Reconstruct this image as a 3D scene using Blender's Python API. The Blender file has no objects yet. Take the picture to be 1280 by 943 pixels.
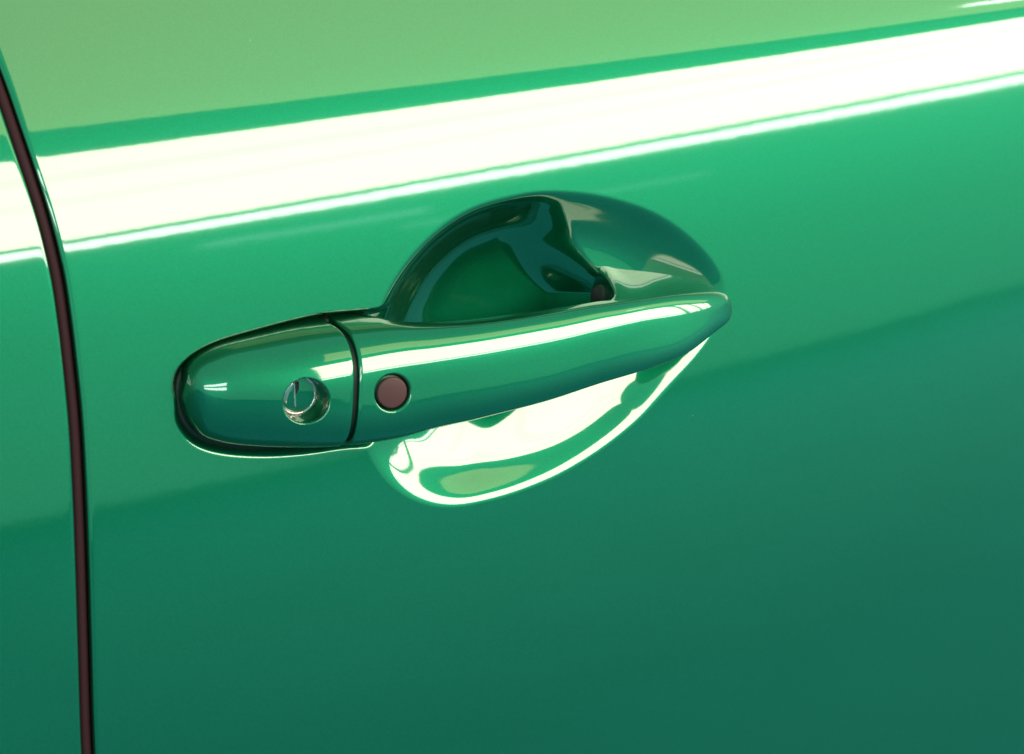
import bpy, math, random
import numpy as np
from mathutils import Vector

# ------------------------------------------------------------------ camera, light, exposure
SC = bpy.context.scene
COL = SC.collection
rad = math.radians
YAW, PITCH, DIST = rad(30), rad(20), 0.75
view = Vector((math.sin(YAW)*math.cos(PITCH), math.cos(YAW)*math.cos(PITCH), -math.sin(PITCH)))
cam = bpy.data.cameras.new('camera'); cam_o = bpy.data.objects.new('camera', cam); COL.objects.link(cam_o)
cam_o.location = -view*DIST
cam_o.rotation_euler = view.to_track_quat('-Z', 'Y').to_euler()
cam.sensor_width = 36.0; cam.lens = 36.0*DIST/0.382
cam.clip_start = 0.01; cam.clip_end = 200
cam.dof.use_dof = True; cam.dof.focus_distance = 0.735; cam.dof.aperture_fstop = 16
SC.camera = cam_o

W = bpy.data.worlds.new('World'); SC.world = W; W.use_nodes = True
bg = W.node_tree.nodes['Background']
bg.inputs[0].default_value = (0.17, 1.0, 0.66, 1); bg.inputs[1].default_value = 0.9

SC.view_settings.view_transform = 'Standard'; SC.view_settings.look = 'None'
SC.view_settings.exposure = 0.0; SC.view_settings.gamma = 1.0
SC.view_settings.use_curve_mapping = False
try: SC.cycles.use_denoising = True
except Exception: pass

def area_lamp(name, loc, rot, sx, sy, radiance, color):
    L = bpy.data.lights.new(name, 'AREA'); L.shape = 'RECTANGLE'; L.size = sx; L.size_y = sy
    L.color = color; L.energy = radiance*math.pi*sx*sy
    o = bpy.data.objects.new(name, L); COL.objects.link(o); o.location = loc; o.rotation_euler = rot
    return o
WALL_Y = -7.2
FACE_CAR = (rad(90), 0, rad(180))     # lamp in the wall opposite, shining towards +Y
def wall_lamp(name, x0, x1, z0, z1, radiance, color):
    return area_lamp(name, ((x0+x1)/2, WALL_Y, (z0+z1)/2), (rad(90), 0, 0), x1-x0, z1-z0, radiance, color)
for x0_, x1_ in ((0.7, 15.5), (16.6, 20.5), (21.8, 27.0), (28.5, 36.0)):      # bays between the posts
    for z0_, z1_, r_ in ((2.02, 3.32, 9.4), (3.32, 3.72, 8.5), (3.72, 4.55, 9.3), (4.55, 5.05, 8.3), (5.05, 6.1, 9.2)):
        wall_lamp('window_and_streak_light', x0_, x1_, z0_, z1_, r_, (1.0, 0.87, 0.68))
    wall_lamp('window_and_streak_light', x0_, x1_, 1.70, 1.91, 9.0, (1.0, 0.95, 0.9))
area_lamp('ceiling_light', (14.7, -4.35, 6.6), (0, 0, 0), 27, 3.1, 1.45, (0.95, 1.0, 0.36))
wall_lamp('window_and_streak_light', 2.1, 3.5, 1.32, 1.40, 0.9, (0.6, 0.85, 1.0))  # no window: added bar for the bluish streak below the shoulder highlight
wall_lamp('window_and_streak_light', 3.3, 5.6, 1.16, 1.21, 0.6, (0.6, 0.85, 1.0))  # second added bar, for a fainter streak lower down
for k_ in range(2):
    wall_lamp('window_and_streak_light', -20, -4.4, 1.7+1.7*k_, 2.7+1.9*k_, 7.0, (0.95, 1.0, 1.0))
area_lamp('tube_light', (9.7, -4.75, 6.5), (0, 0, 0), 2.2, 0.22, 9.0, (1, 1, 1))

# ------------------------------------------------------------------ materials
def nodes(name):
    m = bpy.data.materials.new(name); m.use_nodes = True
    nt = m.node_tree
    return m, nt, nt.nodes['Principled BSDF']
def new(nt, t, **kw):
    n = nt.nodes.new(t)
    for k, v in kw.items(): setattr(n, k, v)
    return n
def paint_material():
    m, nt, p = nodes('green_car_paint')
    tc = new(nt, 'ShaderNodeTexCoord')
    # metal flakes: tiny cells that vary the green
    vo = new(nt, 'ShaderNodeTexVoronoi'); vo.inputs['Scale'].default_value = 2600
    nt.links.new(tc.outputs['Object'], vo.inputs['Vector'])
    mr = new(nt, 'ShaderNodeMapRange'); mr.inputs['To Min'].default_value = 0.92; mr.inputs['To Max'].default_value = 1.10
    sep = new(nt, 'ShaderNodeSeparateColor'); nt.links.new(vo.outputs['Color'], sep.inputs[0])
    nt.links.new(sep.outputs[0], mr.inputs['Value'])
    mul = new(nt, 'ShaderNodeMix', data_type='RGBA', blend_type='MULTIPLY'); mul.inputs['Factor'].default_value = 1
    mul.inputs[6].default_value = (0.002, 0.132, 0.058, 1)
    nt.links.new(mr.outputs[0], mul.inputs[7])
    # a few specks of dust lying on the paint
    ds = new(nt, 'ShaderNodeTexVoronoi'); ds.inputs['Scale'].default_value = 62; ds.inputs['Randomness'].default_value = 1
    nt.links.new(tc.outputs['Object'], ds.inputs['Vector'])
    sp = new(nt, 'ShaderNodeSeparateColor'); nt.links.new(ds.outputs['Color'], sp.inputs[0])
    sz = new(nt, 'ShaderNodeMapRange'); sz.inputs['From Min'].default_value = 0.86; sz.inputs['From Max'].default_value = 1.0
    sz.inputs['To Min'].default_value = 0.0; sz.inputs['To Max'].default_value = 0.030
    nt.links.new(sp.outputs[0], sz.inputs['Value'])
    lt = new(nt, 'ShaderNodeMath', operation='LESS_THAN'); nt.links.new(ds.outputs['Distance'], lt.inputs[0]); nt.links.new(sz.outputs[0], lt.inputs[1])
    dm = new(nt, 'ShaderNodeMath', operation='MULTIPLY'); dm.inputs[1].default_value = 0.7; nt.links.new(lt.outputs[0], dm.inputs[0])
    mix = new(nt, 'ShaderNodeMix', data_type='RGBA'); mix.inputs[7].default_value = (0.8, 0.85, 0.8, 1)
    nt.links.new(dm.outputs[0], mix.inputs['Factor']); nt.links.new(mul.outputs[2], mix.inputs[6])
    nt.links.new(mix.outputs[2], p.inputs['Base Color'])
    p.inputs['Metallic'].default_value = 1.0
    p.inputs['Roughness'].default_value = 0.44
    p.inputs['Coat Weight'].default_value = 1.0
    p.inputs['Coat Roughness'].default_value = 0.052
    p.inputs['Coat IOR'].default_value = 2.0
    # orange peel in the clear coat
    n1 = new(nt, 'ShaderNodeTexNoise'); n1.inputs['Scale'].default_value = 230; n1.inputs['Detail'].default_value = 1
    nt.links.new(tc.outputs['Object'], n1.inputs['Vector'])
    b = new(nt, 'ShaderNodeBump'); b.inputs['Strength'].default_value = 0.009; b.inputs['Distance'].default_value = 0.0006
    n2 = new(nt, 'ShaderNodeTexNoise'); n2.inputs['Scale'].default_value = 38; n2.inputs['Detail'].default_value = 0
    nt.links.new(tc.outputs['Object'], n2.inputs['Vector'])
    ma = new(nt, 'ShaderNodeMath', operation='MULTIPLY_ADD'); ma.inputs[1].default_value = 4.0
    nt.links.new(n2.outputs['Fac'], ma.inputs[0]); nt.links.new(n1.outputs['Fac'], ma.inputs[2])
    nt.links.new(ma.outputs[0], b.inputs['Height'])
    nt.links.new(b.outputs[0], p.inputs['Coat Normal'])
    return m
def plain(name, col, rough, metallic=0.0, bump=0.0, scale=1500, coat=0.0, vary=0.15, spec=0.35):
    m, nt, p = nodes(name)
    tc = new(nt, 'ShaderNodeTexCoord')
    n = new(nt, 'ShaderNodeTexNoise'); n.inputs['Scale'].default_value = scale; n.inputs['Detail'].default_value = 3
    nt.links.new(tc.outputs['Object'], n.inputs['Vector'])
    mr = new(nt, 'ShaderNodeMapRange'); mr.inputs['To Min'].default_value = 1-vary; mr.inputs['To Max'].default_value = 1+vary
    nt.links.new(n.outputs['Fac'], mr.inputs['Value'])
    mul = new(nt, 'ShaderNodeMix', data_type='RGBA', blend_type='MULTIPLY'); mul.inputs['Factor'].default_value = 1
    mul.inputs[6].default_value = (*col, 1); nt.links.new(mr.outputs[0], mul.inputs[7])
    nt.links.new(mul.outputs[2], p.inputs['Base Color'])
    p.inputs['Roughness'].default_value = rough; p.inputs['Metallic'].default_value = metallic
    p.inputs['Coat Weight'].default_value = coat; p.inputs['Specular IOR Level'].default_value = spec
    if bump:
        b = new(nt, 'ShaderNodeBump'); b.inputs['Strength'].default_value = bump; b.inputs['Distance'].default_value = 0.0004
        nt.links.new(n.outputs['Fac'], b.inputs['Height']); nt.links.new(b.outputs[0], p.inputs['Normal'])
    return m
PAINT = paint_material()
SEALM = plain('maroon_rubber', (0.045, 0.010, 0.016), 0.6, bump=0.1, spec=0.12)
BLACK = plain('black_rubber', (0.008, 0.010, 0.009), 0.5, bump=0.1)
BUTTON = plain('maroon_plastic', (0.095, 0.022, 0.030), 0.42, bump=0.25, scale=2500)
STEEL = plain('pinkish_steel', (0.68, 0.47, 0.50), 0.14, 0.85, bump=0.04)
DARK = plain('dark_keyway', (0.02, 0.012, 0.014), 0.5)
BROWN = plain('brown_plastic', (0.035, 0.020, 0.022), 0.5, bump=0.1)
FLOORM = plain('teal_concrete', (0.030, 0.25, 0.35), 0.85, scale=3, spec=0.12)  # unseen floor, coloured teal so the lower door reflects a bluish tint

# ------------------------------------------------------------------ helpers
def mesh_object(name, verts, faces, mat, parent=None, smooth=True):
    me = bpy.data.meshes.new(name); me.from_pydata([tuple(v) for v in verts], [], faces); me.validate(); me.update()
    me.materials.append(mat)
    if smooth: me.polygons.foreach_set('use_smooth', [True]*len(me.polygons))
    o = bpy.data.objects.new(name, me); COL.objects.link(o)
    if parent: o.parent = parent
    return o
def grid_object(name, P, mat, parent=None, mask=None, normals=None, flip=False):
    """P: (rows, cols, 3) -> one quad mesh; mask picks quads."""
    R, C = P.shape[:2]
    idx = np.arange(R*C).reshape(R, C)
    a, b, c, e = idx[:-1, :-1], idx[:-1, 1:], idx[1:, 1:], idx[1:, :-1]
    q = np.stack([a, b, c, e] if not flip else [a, e, c, b], -1).reshape(-1, 4)
    if mask is not None: q = q[mask.reshape(-1)]
    used = np.unique(q); remap = np.full(R*C, -1); remap[used] = np.arange(len(used)); q = remap[q]
    V = P.reshape(-1, 3)[used]
    me = bpy.data.meshes.new(name)
    me.vertices.add(len(V)); me.vertices.foreach_set('co', V.astype(np.float32).ravel())
    me.loops.add(q.size); me.loops.foreach_set('vertex_index', q.astype(np.int32).ravel())
    me.polygons.add(len(q)); me.polygons.foreach_set('loop_start', np.arange(0, q.size, 4, dtype=np.int32))
    me.polygons.foreach_set('use_smooth', np.ones(len(q), bool))
    me.update(calc_edges=True); me.validate()
    if normals is not None:
        me.normals_split_custom_set_from_vertices(normals.reshape(-1, 3)[used].tolist())
    me.materials.append(mat)
    o = bpy.data.objects.new(name, me); COL.objects.link(o)
    if parent: o.parent = parent
    return o
def grid_normals(P):
    du = np.gradient(P, axis=1); dv = np.gradient(P, axis=0)
    n = np.cross(du, dv); n /= np.maximum(np.linalg.norm(n, axis=-1, keepdims=True), 1e-12)
    return n
def smooth01(t):
    t = np.clip(t, 0, 1); return t*t*(3-2*t)
def catmull(T, s):
    """T: (N,k) table, s: parameters in 0..N-1"""
    T = np.asarray(T, float); N = len(T)
    i = np.clip(np.floor(s).astype(int), 0, N-2); f = (s-i)[:, None]
    p1, p2 = T[i], T[i+1]
    p0 = np.where((i > 0)[:, None], T[np.maximum(i-1, 0)], 2*p1-p2)
    p3 = np.where((i < N-2)[:, None], T[np.minimum(i+2, N-1)], 2*p2-p1)
    return p1+0.5*f*(p2-p0+f*(2*p0-5*p1+4*p2-p3+f*(3*(p1-p2)+p3-p0)))
def smooth_table(T, x):
    """monotone cubic of y(x) from (x,y) pairs"""
    T = np.asarray(T, float); X, Y = T[:, 0], T[:, 1]
    h = np.diff(X); dl = np.diff(Y)/h
    m = np.zeros(len(X)); m[1:-1] = (dl[:-1]*h[1:]+dl[1:]*h[:-1])/(h[1:]+h[:-1]); m[0] = dl[0]; m[-1] = dl[-1]
    x = np.asarray(x, float)
    i = np.clip(np.searchsorted(X, x)-1, 0, len(X)-2); t = np.clip((x-X[i])/h[i], 0, 1); H = h[i]
    lin = np.where(x < X[0], (x-X[0])*m[0], 0)+np.where(x > X[-1], (x-X[-1])*m[-1], 0)
    return (2*t**3-3*t**2+1)*Y[i]+(t**3-2*t**2+t)*H*m[i]+(-2*t**3+3*t**2)*Y[i+1]+(t**3-t**2)*H*m[i+1]+lin

# ------------------------------------------------------------------ shape of the car side (metres)
# lean of the sheet metal (degrees from upright) against height, with the shoulder crease
LEAN = [0, 3, 7, 11, 14, 17, 33, 36, 38, 42.]
BOW = 0.12
ZZ = np.linspace(-.4, .3, 7001); XG = np.linspace(-.6, .6, 61)
def _profiles():
    k = np.hanning(121); k /= k.sum(); out = []
    for x in XG:
        s = 0.045*min(max(x, -.3), .4)
        Z = [-.40, -.14, -.05, .04, .07+s*.6, .083+s, .112+.1*s, .135, .17, .30]
        t = np.convolve(np.pad(np.interp(ZZ, Z, LEAN), 60, mode='edge'), k, 'valid')
        g = np.concatenate([[0], np.cumsum(np.tan(np.radians(t[:-1]))*(ZZ[1]-ZZ[0]))])
        out.append(g-np.interp(0, ZZ, g))
    return np.array(out)
PROF = _profiles()
def side(x, z):
    x = np.asarray(x, float); z = np.asarray(z, float)
    i = np.clip((x-XG[0])/(XG[1]-XG[0]), 0, 59.999); j = np.clip((z+.4)/(ZZ[1]-ZZ[0]), 0, 6999.99)
    a = i.astype(int); b = j.astype(int); u = i-a; v = j-b
    return PROF[a, b]*(1-u)*(1-v)+PROF[a+1, b]*u*(1-v)+PROF[a, b+1]*(1-u)*v+PROF[a+1, b+1]*u*v+BOW*x*x

SHUT = [(-0.30, -0.186), (-0.1743, -0.1750), (-0.1043, -0.1743), (-0.0628, -0.1712), (-0.0347, -0.1688), (-0.0072, -0.1665), (0.0144, -0.1650),
        (0.0305, -0.1645), (0.0464, -0.1642), (0.0595, -0.1643), (0.0712, -0.1651), (0.0827, -0.1663), (0.0940, -0.1678), (0.1063, -0.1693),
        (0.1183, -0.1705), (0.1315, -0.1722), (0.24, -0.190)]
CUP_C = (0.017, 0.008)
CUP_R = [(-2.9862, 0.0818), (-2.8736, 0.0821), (-2.7536, 0.0824), (-2.6207, 0.0808), (-2.4794, 0.0772), (-2.3138, 0.0710), (-2.1468, 0.0635),
         (-1.8881, 0.0552), (-1.5568, 0.0495), (-1.1563, 0.0477), (-0.7342, 0.0517), (-0.3424, 0.0619), (-0.1440, 0.0730), (0.0255, 0.0827),
         (0.1355, 0.0846), (0.2549, 0.0818), (0.4102, 0.0767), (0.6378, 0.0701), (0.9121, 0.0633), (1.2017, 0.0593), (1.4992, 0.0582),
         (1.7904, 0.0596), (2.0682, 0.0631), (2.3002, 0.0662), (2.5347, 0.0698), (2.7287, 0.0727), (2.8511, 0.0744), (2.9956, 0.0777), (3.1379, 0.0800)]
CAP_OUT = [(-0.1285, 0.0137), (-0.1265, 0.0206), (-0.1213, 0.0250), (-0.1122, 0.0280), (-0.0975, 0.0298), (-0.0839, 0.0310), (-0.0716, 0.0314),
           (-0.0530, 0.0300), (-0.0400, 0.0290), (-0.0400, -0.0130), (-0.0576, -0.0120), (-0.0701, -0.0105), (-0.0855, -0.0097), (-0.1005, -0.0078), (-0.1144, -0.0044), (-0.1232, -0.0000), (-0.1274, 0.0063)]
RIDGE = [(-0.06, 0.085), (0.0262, 0.0616), (0.0275, 0.0548), (0.0305, 0.0475), (0.0345, 0.0397), (0.0425, 0.0297), (0.0522, 0.0204)]
# stations of the handle: x, z of the middle, half height, front, middle and back depth (from the door skin)
BAR = [(-0.1285, 0.0133, 0.0007, -0.0010, 0.0200), (-0.1278, 0.0131, 0.0044, -0.0040, 0.0200), (-0.1263, 0.0135, 0.0087, -0.0075, 0.0200),
       (-0.1233, 0.0129, 0.0127, -0.0115, 0.0200), (-0.1182, 0.0127, 0.0154, -0.0150, 0.0200), (-0.1113, 0.0125, 0.0173, -0.0175, 0.0200),
       (-0.0999, 0.0120, 0.0189, -0.0205, 0.0200), (-0.0853, 0.0118, 0.0201, -0.0230, 0.0200), (-0.0702, 0.0115, 0.0203, -0.0245, 0.0200),
       (-0.0555, 0.0116, 0.0198, -0.0260, 0.0120), (-0.0429, 0.0124, 0.0183, -0.0275, 0.0000), (-0.0238, 0.0130, 0.0171, -0.0290, -0.0120),
       (0.0020, 0.0131, 0.0164, -0.0295, -0.0145), (0.0209, 0.0129, 0.0164, -0.0290, -0.0145), (0.0320, 0.0126, 0.0162, -0.0285, -0.0135),
       (0.0456, 0.0121, 0.0156, -0.0265, -0.0120), (0.0624, 0.0116, 0.0143, -0.0230, -0.0090), (0.0760, 0.0115, 0.0122, -0.0190, -0.0060),
       (0.0858, 0.0118, 0.0097, -0.0150, -0.0040), (0.0925, 0.0123, 0.0069, -0.0115, -0.0020), (0.0965, 0.0124, 0.0041, -0.0080, -0.0010),
       (0.0989, 0.0120, 0.0009, -0.0050, 0.0000)]
SEAM_X = -0.0733; SEAM_GAP = 0.0017
LOCK = (-0.0918, 0.0136); LOCK_R = 0.0074
BTN = (-0.0610, 0.0124); BTN_R = 0.0057

def cup_radius(a):
    T = np.array(CUP_R); T = np.vstack([T[-4:]-[2*np.pi, 0], T, T[:4]+[2*np.pi, 0]])
    aa = np.linspace(-np.pi, np.pi, 721); r = smooth_table(T, aa)
    k = np.hanning(31); k /= k.sum()
    r = np.convolve(np.concatenate([r[:-1][-15:], r, r[1:16]]), k, 'valid')
    return np.interp(a, aa, r)
def cup_s(x, z):
    dx, dz = x-CUP_C[0], z-CUP_C[1]
    return np.hypot(dx, dz)/cup_radius(np.arctan2(dz, dx))
def poly_distance(x, z, poly):
    """signed distance to a closed polygon (inside negative)"""
    P = np.array(poly); n = len(P)
    s = np.linspace(0, n, 160, endpoint=False)
    Tq = np.vstack([P, P, P]); P = catmull(Tq, s+n)
    d = np.full(x.shape, 9.0); inside = np.zeros(x.shape, bool)
    for a, b in zip(P, np.roll(P, -1, 0)):
        ab = b-a; L = ab@ab
        t = np.clip(((x-a[0])*ab[0]+(z-a[1])*ab[1])/L, 0, 1)
        d = np.minimum(d, np.hypot(x-a[0]-t*ab[0], z-a[1]-t*ab[1]))
        c = ((a[1] > z) != (b[1] > z)) & (x < (b[0]-a[0])*(z-a[1])/(b[1]-a[1]+1e-15)+a[0])
        inside ^= c
    return np.where(inside, -d, d), P
CUP_SS = np.linspace(0, 1.05, 421)
def _from_slopes(T):
    sl = smooth_table(np.array(T), CUP_SS); sl = np.where(CUP_SS >= 1, 0, np.maximum(sl, 0))
    c = np.cumsum(sl[::-1])[::-1]; c = c-c[-1]
    return c/c[0]
CUP_LOW = _from_slopes([(0, 0), (.3, .14), (.50, .27), (.66, .31), (.74, .37), (.80, .54), (.88, .62), (.93, .55), (.97, .28), (1.0, 0), (1.05, 0)])
CUP_SHELF = _from_slopes([(0, 0), (.45, .0), (.63, .18), (.75, .70), (.85, 1), (.94, 1), (.98, .6), (1.0, 0), (1.05, 0)])
CUP_UP = _from_slopes([(0, 0), (.3, .12), (.55, .35), (.70, .8), (.82, 1.5), (.90, 1.5), (.95, .9), (1.0, 0), (1.05, 0)])
def door_depth(x, z):
    s = cup_s(x, z)
    dx, dz = x-CUP_C[0], z-CUP_C[1]
    up = smooth01((dz/np.maximum(np.hypot(dx, dz), 1e-6)+.35)/.55)
    bowl = np.interp(s, CUP_SS, CUP_LOW)*(1-up)+np.interp(s, CUP_SS, CUP_UP)*up
    rx = smooth_table(np.array([(b, a) for a, b in RIDGE[1:]][::-1]), np.clip(z, 0.0204, 0.0616))
    t = smooth01((x-rx+0.022)/0.028)
    upper = smooth01((z+0.005)/0.03)
    deep_low = .0131*(cup_radius(np.arctan2(dz, dx))/.052)**.75
    D = (0.0245*up+deep_low*(1-up))*(1-t)+(0.0082*up+.0125*(1-up))*t
    bowl = bowl*(1-t*up)+np.interp(s, CUP_SS, CUP_SHELF)*t*up
    dep = D*bowl
    near = (x > -0.15) & (x < -0.030) & (z > -0.03) & (z < 0.05)
    g = np.zeros_like(x)
    if near.any():
        dd, _ = poly_distance(x[near], z[near], CAP_OUT)
        low = 1-smooth01((z[near]-.004)/.012)
        dd = dd+0.0023*(1-smooth01((z[near]-.010)/.014))
        g[near] = 0.0045*(1-smooth01((dd-0.0008)/(0.0030+.0026*low)))*(1-smooth01((x[near]+.054+.012*low)/.012))
    dep = np.sqrt(dep**2+g**2)
    return dep

def spacing(bands):
    out = []
    for a, b, st in bands:
        n = max(1, int(round((b-a)/st))); out += list(np.linspace(a, b, n, endpoint=False))
    out.append(bands[-1][1]); return np.array(out)

# ------------------------------------------------------------------ the car
car = bpy.data.objects.new('car', None); COL.objects.link(car)
car['label'] = 'green metallic car side with a painted door handle, door lock and dark panel gap'
car['category'] = 'car'

GAP = 0.0021; HEM = 0.0016
zs = spacing([(-.30, -.15, .004), (-.15, -.055, .0015), (-.055, .078, .00045), (.078, .125, .0008), (.125, .24, .003)])
off = spacing([(HEM, .02, .0012), (.02, .11, .0009), (.11, .275, .00045), (.275, .34, .0012), (.34, .60, .004)])
hem_a = np.radians([90, 75, 60, 45, 30, 15])
hem_off = np.concatenate([[0], HEM-HEM*np.sin(hem_a)]); hem_dy = np.concatenate([[.014], HEM-HEM*np.cos(hem_a)])
cols = np.concatenate([hem_off, off]); dy = np.concatenate([hem_dy, np.zeros(len(off))])
X = (smooth_table(SHUT, zs)+GAP)[:, None]+cols[None, :]
Z = np.repeat(zs[:, None], len(cols), 1)
Y = side(X, Z)+door_depth(X, Z)+dy[None, :]
Y[0, :] += .014; Y[-1, :] += .014; Y[:, -1] += .014
P = np.stack([X, Y, Z], -1)
N = grid_normals(P)
sc = cup_s(.25*(X[1:, 1:]+X[:-1, :-1]+X[1:, :-1]+X[:-1, 1:]), .25*(Z[1:, 1:]+Z[:-1, :-1]+Z[1:, :-1]+Z[:-1, 1:]))
in_cup = sc < 1.0
door = grid_object('door', P, PAINT, car, ~in_cup, N)
recess = grid_object('handle_recess', P, PAINT, door, in_cup, N)

# panel behind the shut line
colr = -np.concatenate([hem_off, spacing([(HEM, .06, .0012), (.06, .24, .004)])])
dyr = np.concatenate([hem_dy, np.zeros(len(colr)-len(hem_dy))])
Xr = (smooth_table(SHUT, zs)-GAP)[:, None]+colr[None, :]; Zr = np.repeat(zs[:, None], len(colr), 1)
Yr = side(Xr, Zr)+dyr[None, :]
Yr[0, :] += .014; Yr[-1, :] += .014; Yr[:, -1] += .014
Pr = np.stack([Xr, Yr, Zr], -1)
grid_object('rear_panel', Pr, PAINT, car, None, -grid_normals(Pr), flip=True)

# rubber seal in the gap
sx = smooth_table(SHUT, zs[::3]); sz = zs[::3]
aa = np.linspace(0, 2*np.pi, 17)
cx = np.stack([sx, side(sx, sz)+.0045, sz], -1)
T = np.gradient(cx, axis=0); T /= np.linalg.norm(T, axis=1, keepdims=True)
A = np.array([1., 0, 0]); A = A-T*(T@A)[:, None]; A /= np.linalg.norm(A, axis=1, keepdims=True); B = np.cross(T, A)
tube = cx[:, None, :]+.0023*(np.cos(aa)[None, :, None]*A[:, None, :]+np.sin(aa)[None, :, None]*B[:, None, :])
grid_object('door_seal', tube, SEALM, car)

# ------------------------------------------------------------------ handle: one lofted form cut at the seam
def bar_sections(n):
    T = []
    for x, zc, hz, yf, yb in BAR:
        T.append((x, zc, hz, yf, (yf+yb)/2))
    return catmull(T, np.linspace(0, len(T)-1, n))
_dense = bar_sections(1200)
def bar_at(x):
    r_ = [np.interp(x, _dense[:, 0], _dense[:, k]) for k in (1, 2, 3, 4)]
    w_ = 1-smooth01((np.asarray(x)+.065)/.045)
    r_[0] = r_[0]+.0008*w_; r_[1] = r_[1]*(1+.012*w_)
    k_ = smooth_table([(-.03, 0), (.002, .0008), (.032, .0025), (.064, .0030), (.086, .0027), (.0925, .0016), (.0965, .0007), (.0989, .0001)], np.clip(x, -.03, .0989))
    r_[0] = r_[0]+k_; r_[1] = r_[1]-k_
    return r_
def back_depth(x):
    K = [(-.14, .018), (-.060, .016), (-.0555, .008), (-.050, -.007), (-.043, -.0105), (-.024, -.012), (.002, -.0125), (.030, -.012), (.038, -.010), (.0445, .012), (.11, .012)]
    return smooth_table(K, x)
def loft(xs, th, shrink=None, dents=()):
    zc, hz, yf, ym = bar_at(xs)
    yb = back_depth(xs)
    ym = yf+smooth_table([(-.1285, .002), (-.122, .011), (-.11, .016), (-.09, .0195), (-.07, .0185), (-.05, .0148), (-.03, .0112), (-.005, .0090), (.02, .0078), (.035, .0062), (.0456, .0050), (.06, .0043), (.085, .0038), (.0989, .002)], xs)
    k = np.ones_like(xs) if shrink is None else shrink
    c, s = np.cos(th), np.sin(th)
    n = (2.3+.7*smooth01((xs+.11)/.05))[:, None]
    cy = np.sign(c)[None, :]*np.abs(c)[None, :]**(2/n); sz_ = np.sign(s)[None, :]*np.abs(s)[None, :]**(2/n)
    cb = np.sign(c)*np.abs(c)**(2/3.6); sb = np.sign(s)*np.abs(s)**(2/3.6)
    base = side(xs, zc)[:, None]
    front = c >= 0
    Yf = base+ym[:, None]-(ym-yf)[:, None]*k[:, None]*cy
    Zf = zc[:, None]+(hz*k)[:, None]*sz_
    Yb = base+ym[:, None]-(yb-ym)[:, None]*cb[None, :]
    Zb = zc[:, None]+(hz*k)[:, None]*sb[None, :]
    Y = np.where(front[None, :], Yf, Yb); Z = np.where(front[None, :], Zf, Zb)
    # the front end leans back at the top and its upper side rises into the door
    lean = smooth_table([(-.1285, 0), (-.115, .02), (-.095, .07), (-.07, .13), (-.03, .16), (.0, .18), (.03, .19), (.06, .26), (.0989, .28)], xs)
    Y = Y+lean[:, None]*(Z-zc[:, None])*np.where(front, 1, 1-np.abs(cb))[None, :]
    rise = smooth_table([(.034, 0), (.039, .002), (.044, .0050), (.055, .0052), (.075, .0042), (.090, .0016), (.0989, 0)], np.clip(xs, .034, .0989))
    Z = Z+np.where((~front & (s > 0))[None, :], rise[:, None]*np.sin(np.pi*np.abs(c)**1.2)[None, :], 0)
    X = xs[:, None]+.142*(Z-zc[:, None])*np.exp(-((xs[:, None]-SEAM_X)/.02)**2)
    for (hx, hz_, r, w, dep, pw) in dents:
        dd = np.hypot(X-hx, Z-hz_)
        Y = Y+np.where(front[None, :], dep*(1-smooth01((dd-r)/w))**pw, 0)
    return np.stack([X, Y, Z], -1)
th_f = np.linspace(-np.pi/2, np.pi/2, 200); th_b = np.linspace(np.pi/2, 3*np.pi/2, 60)[1:]
TH = np.concatenate([th_f, th_b])
def end_shrink(xs, x_end, w=.0012, amt=.055):
    t = np.clip(1-np.abs(xs-x_end)/w, 0, 1)
    return 1-amt*(1-np.sqrt(np.maximum(0, 1-t*t)))
def loft_object(name, xs, mat, parent, seam, dents):
    P = loft(xs, TH, end_shrink(xs, seam), dents)
    mid = 0 if abs(xs[0]-seam) < 1e-6 else -1
    ring = P[mid].copy(); cen = ring.mean(0)
    caps = [cen+(ring-cen)*f for f in (.97, .9, 0.0)]
    rows = (list(caps[::-1])+list(P)) if mid == 0 else (list(P)+caps)
    # close the far, tiny end
    far = P[-1 if mid == 0 else 0]; fc = np.repeat(far.mean(0)[None], len(far), 0)
    rows = rows+[fc] if mid == 0 else [fc]+rows
    return grid_object(name, np.array(rows), mat, parent, None, None, flip=True)
handle = None
x_tip = BAR[-1][0]; x_left = BAR[0][0]
def tip_spacing(a, b, n, p=2.0):
    t = np.linspace(0, 1, n); return a+(b-a)*(1-(1-t)**p)
xg = np.concatenate([np.array([SEAM_X, SEAM_X+.0001, SEAM_X+.0002, SEAM_X+.0004, SEAM_X+.0006, SEAM_X+.0008]), np.arange(SEAM_X+.001, -.050, .0003), np.arange(-.050, .06, .0006), tip_spacing(.06, x_tip, 120)])
handle = loft_object('door_handle', xg, PAINT, car, SEAM_X, [(BTN[0], BTN[1], BTN_R+.0001, .0010, .0022, 1.0)])
xl = np.concatenate([tip_spacing(-.105, x_left, 110)[::-1], np.arange(-.1047, SEAM_X-SEAM_GAP-.0012, .0003), SEAM_X-SEAM_GAP-np.array([.0009, .0007, .0005, .0003, .0002, .0001, 0])])
cover = loft_object('lock_cover', xl, PAINT, handle, SEAM_X-SEAM_GAP, [(LOCK[0], LOCK[1], LOCK_R-.0006, .0013, .0085, 1.0)])
# dark rubber in the seam
xs_ = np.linspace(SEAM_X-.004, SEAM_X+.003, 4)
Ps = loft(xs_, TH, np.full(4, .90))
grid_object('seam_gasket', Ps, BLACK, handle, None, None, flip=True)

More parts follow.
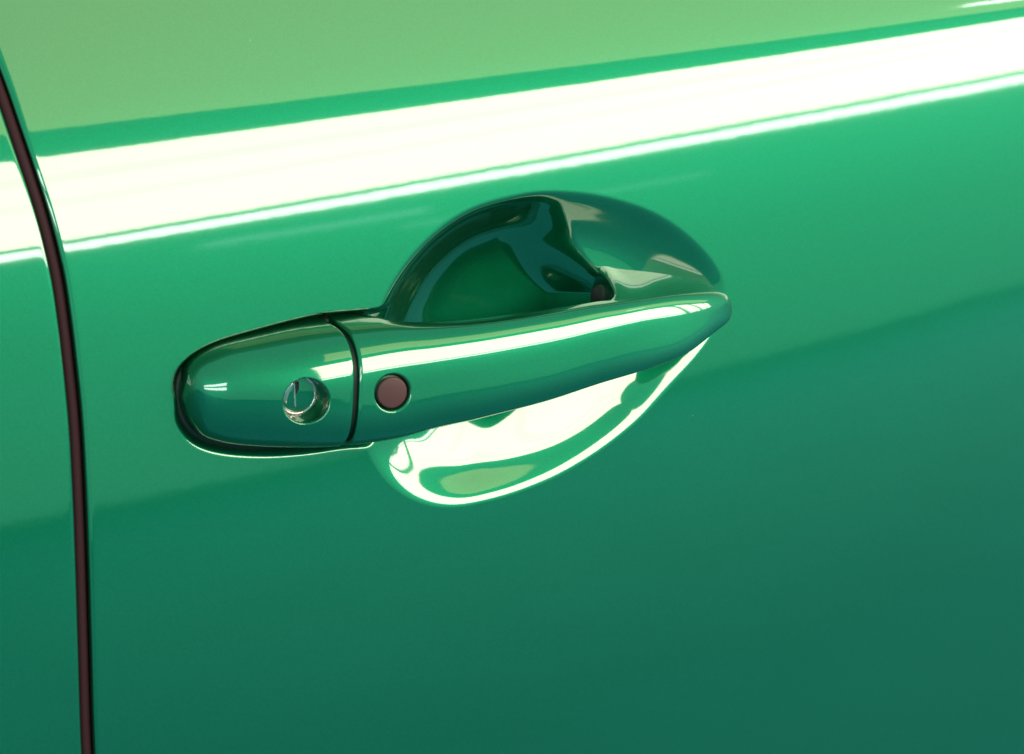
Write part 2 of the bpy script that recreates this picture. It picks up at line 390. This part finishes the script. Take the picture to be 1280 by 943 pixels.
# gasket under the lock cover
_, CP = poly_distance(np.zeros(1), np.zeros(1), CAP_OUT)
keep = CP[:, 0] < -.056; first = int(np.argmax(keep & ~np.roll(keep, 1))); CPc = np.roll(CP, -first, 0)[:int(keep.sum())]
g3 = np.stack([CPc[:, 0], side(CPc[:, 0], CPc[:, 1])+.0032, CPc[:, 1]], -1)
ctr = g3.mean(0)
ra = np.linspace(0, 2*np.pi, 13)
outw = g3-ctr; outw[:, 1] = 0; outw /= np.linalg.norm(outw, axis=1, keepdims=True)
gt = g3[:, None, :]+.0019*(np.cos(ra)[None, :, None]*outw[:, None, :]+np.sin(ra)[None, :, None]*np.array([0, 1., 0])[None, None, :])
grid_object('gasket', gt, BLACK, handle)

def surface_front(x, z):
    """front depth of the bar at (x,z)"""
    return float(np.interp(z, *_column(x)))
def _column(x):
    P = loft(np.array([x-.002, x, x+.002]), TH)[1][:200]
    return P[:, 2], P[:, 1]
def surface_normal(x, z, e=.002):
    gx = (surface_front(x+e, z)-surface_front(x-e, z))/(2*e); gz = (surface_front(x, z+e)-surface_front(x, z-e))/(2*e)
    return Vector((gx, -1, gz)).normalized()
def lathe(name, profile, center, axis, mat, parent, seg=56):
    """profile: (radius, height along axis) from outside in"""
    q = axis.to_track_quat('Z', 'Y'); a = np.linspace(0, 2*np.pi, seg+1)
    rows = []
    for r_, h in profile:
        rows.append([tuple(center+q @ Vector((r_*math.cos(t), r_*math.sin(t), h))) for t in a])
    return grid_object(name, np.array(rows), mat, parent)
# round button
bn = surface_normal(*BTN); bc = Vector((BTN[0], surface_front(*BTN), BTN[1]))-bn*.0006
R_ = BTN_R-.0002
prof = [(R_, -.002), (R_, -.0004)]+[(R_-.0006+.0006*math.cos(t), -.0004+.0006*math.sin(t)) for t in np.linspace(0.2, math.pi/2, 6)]+[((R_-.0006)*k, .0002+.0003*(1-k*k)) for k in (.9, .75, .6, .4, .2, 0)]
lathe('button', prof, bc, bn, BUTTON, handle)
# lock cylinder at the bottom of its well
ln = surface_normal(*LOCK); ly = surface_front(*LOCK)
ln = Vector((ln.x*.3, -1, ln.z*.3)).normalized()
lc = Vector((LOCK[0], ly+.0090, LOCK[1]))
prof = [(.0073, -.001), (.0073, .0010), (.0071, .0015), (.0067, .0017), (.0063, .0015), (.0061, .0004), (.0058, -.0002), (.0050, -.0003), (.0048, .0001), (.003, .0001), (0, .0001)]
lathe('lock_cylinder', prof, lc, ln, STEEL, handle)
def box(name, center, axis, sx_, sy_, sz_, mat, parent, bev=.15):
    q = axis.to_track_quat('Z', 'Y'); b = bev*min(sx_, sy_)
    lo = [(-sx_, -sy_), (sx_, -sy_), (sx_, sy_), (-sx_, sy_)]
    vs = []
    for h, ins in ((-sz_, 0), (sz_-b, 0), (sz_, b)):
        vs += [center+q @ Vector((math.copysign(abs(px)-ins, px), math.copysign(abs(py)-ins, py), h)) for px, py in lo]
    fs = [(3, 2, 1, 0), (8, 9, 10, 11)]
    for l in (0, 4): fs += [(l+i, l+(i+1) % 4, l+4+(i+1) % 4, l+4+i) for i in range(4)]
    return mesh_object(name, vs, fs, mat, parent, smooth=False)
box('key_slot', lc+ln*.0002+Vector((.0004, 0, 0)), ln, .0007, .0043, .0003, DARK, handle)
box('slot_shutter', lc+ln*.0003+Vector((-.0007, 0, 0)), ln, .0003, .0043, .0004, STEEL, handle)
# pivot plug under the front end of the grip
lathe('pivot_plug', [(.0046, -.002), (.0046, .0006), (.0040, .0012), (.0, .0013)], Vector((.0412, .0040, .0235)), Vector((-.96, -.26, .09)).normalized(), BROWN, handle)

# ------------------------------------------------------------------ the floor of the hall
fl = [(-14, WALL_Y, -.9), (26, WALL_Y, -.9), (26, 6, -.9), (-14, 6, -.9)]
fo = mesh_object('floor', fl+[(a, b, -1.1) for a, b, _ in fl], [(0, 1, 2, 3), (7, 6, 5, 4), (0, 4, 5, 1), (1, 5, 6, 2), (2, 6, 7, 3), (3, 7, 4, 0)], FLOORM, None, smooth=False)
fo['kind'] = 'structure'; fo['label'] = 'unseen concrete floor below the car, coloured teal for its reflection'
